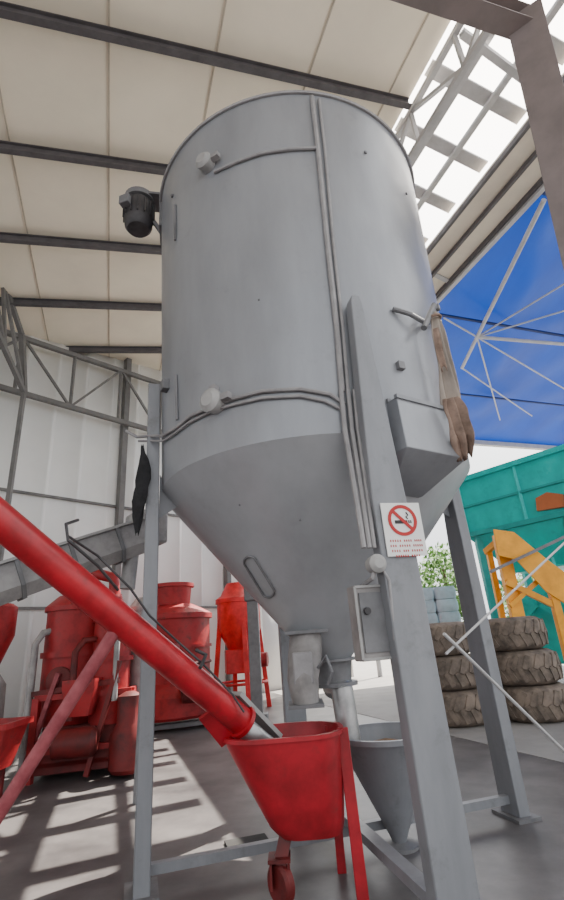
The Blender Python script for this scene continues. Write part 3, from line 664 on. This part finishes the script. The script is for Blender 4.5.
g3 = atY(508, 648, 11.4); g3.z = 0; MB().bar(g3, atY(488, 548, 11.4), .12, .12, up=(0, 1, 0)).build('upright', m_yel, yl, bev=.01)
p2 = atY(545, 562, 10.6); g2 = atY(566, 650, 10.6); g2.z = 0
MB().bar(g2, p2, .16, .14, up=(0, 1, 0)).build('upright', m_yel, yl, bev=.01)
MB().loft([[atY(x, y, Y) for x, y in ((493, 529), (514, 532), (548, 560), (600, 598), (600, 626), (546, 592), (516, 560), (498, 556))] for Y in (10.5, 10.85)]).build('slanting_arm', m_yel, yl, bev=.02)
MB().bar(atY(506, 582, 10.7), atY(556, 606, 10.6), .12).build('stay', m_yel, yl)
MB().bar(atY(510, 606, 10.7), atY(548, 572, 10.6), .09).build('stay', m_yel, yl)
MB().bar(atY(486, 552, 11.4), atY(502, 538, 10.8), .12).build('stay', m_yel, yl)
MB().bar(atY(490, 572, 10.4), atY(575, 532, 10.3), .06).build('stay', m_legd, yl)
pl = thing('bag_pallet', 'pallet of pale bags standing behind the tyres', 'pallet', (4.2, 15.5, 0))
mb = MB(); 
for k in range(3): mb.box((4.2, 15.0+k*.5, .06), 1.4, .1, .1)
for k in range(6): mb.box((3.6+k*.24, 15.5, .13), .16, 1.2, .03)
mb.build('pallet_base', m_pal, pl)
for lv in range(7):
    for i in range(2):
        for j in range(2):
            MB().loft([rr(3.87+i*.66, 15.22+j*.56, .60, .50, .15+lv*.36, .1, 4), rr(3.87+i*.66, 15.22+j*.56, .66, .56, .25+lv*.36, .12, 4), rr(3.87+i*.66, 15.22+j*.56, .66, .56, .38+lv*.36, .12, 4), rr(3.87+i*.66, 15.22+j*.56, .60, .50, .5+lv*.36, .1, 4)]).build('bag', m_bag, pl)
def tree(x, y, h, w, label):
    t = thing('tree', label, 'tree', (x, y, 0), 'trees beyond the yard')
    MB().tube([(x, y, 0), (x+.1, y, h*.5), (x, y, h*.8)], [.2, .15, .05], 10).build('trunk', m_bark, t)
    mb = MB()
    for i in range(1500):
        u = V((random.gauss(0, 1), random.gauss(0, 1), random.gauss(0, 1))).normalized()*random.uniform(.55, 1)
        c = V((x+u.x*w, y+u.y*w, h*.6+u.z*h*.4)); e = V((random.gauss(0, 1), random.gauss(0, 1), random.gauss(0, 1))).normalized(); f = e.orthogonal().normalized(); n0 = len(mb.v); s_ = .16
        mb.v += [tuple(c+e*s_), tuple(c+f*s_*.6), tuple(c-e*s_), tuple(c-f*s_*.6)]; mb.f.append((n0, n0+1, n0+2, n0+3))
    mb.build('foliage', m_leaf, t)
tree(8.4, 27.5, 6.0, 1.5, 'green tree seen between the silo legs beyond the yard')
tree(13.5, 28.5, 4.6, 2.2, 'broad low green tree behind the turquoise machine')
# ------------------------------------------------------------------ light
SUN = V((.35, .42, .837)).normalized()
w = bpy.data.worlds.new('world'); SC.world = w; w.use_nodes = True
N = w.node_tree.nodes; L = w.node_tree.links
bg = N['Background']
tc = N.new('ShaderNodeTexCoord'); vn = N.new('ShaderNodeVectorMath'); vn.operation = 'NORMALIZE'; dt = N.new('ShaderNodeVectorMath'); dt.operation = 'DOT_PRODUCT'; dt.inputs[1].default_value = SUN
L.new(tc.outputs['Generated'], vn.inputs[0]); L.new(vn.outputs[0], dt.inputs[0])
mxm = N.new('ShaderNodeMath'); mxm.operation = 'MAXIMUM'; mxm.inputs[1].default_value = 0; L.new(dt.outputs['Value'], mxm.inputs[0])
pw_ = N.new('ShaderNodeMath'); pw_.operation = 'POWER'; pw_.inputs[1].default_value = 6; L.new(mxm.outputs[0], pw_.inputs[0])
ml_ = N.new('ShaderNodeMath'); ml_.operation = 'MULTIPLY_ADD'; ml_.inputs[1].default_value = 10; ml_.inputs[2].default_value = 1.9; L.new(pw_.outputs[0], ml_.inputs[0])
L.new(ml_.outputs[0], bg.inputs['Strength'])
cm_ = N.new('ShaderNodeMix'); cm_.data_type = 'RGBA'; L.new(pw_.outputs[0], cm_.inputs[0]); cm_.inputs[6].default_value = (.95, .975, 1.0, 1); cm_.inputs[7].default_value = (1, .92, .83, 1); L.new(cm_.outputs[2], bg.inputs['Color'])
sl = bpy.data.lights.new('sun', 'SUN'); sl.energy = 22; sl.angle = math.radians(.3); sl.color = (1, .92, .80)
so = bpy.data.objects.new('sun', sl); COL.objects.link(so); so.rotation_euler = SUN.to_track_quat('Z', 'Y').to_euler(); so.location = (10, 12, 25)
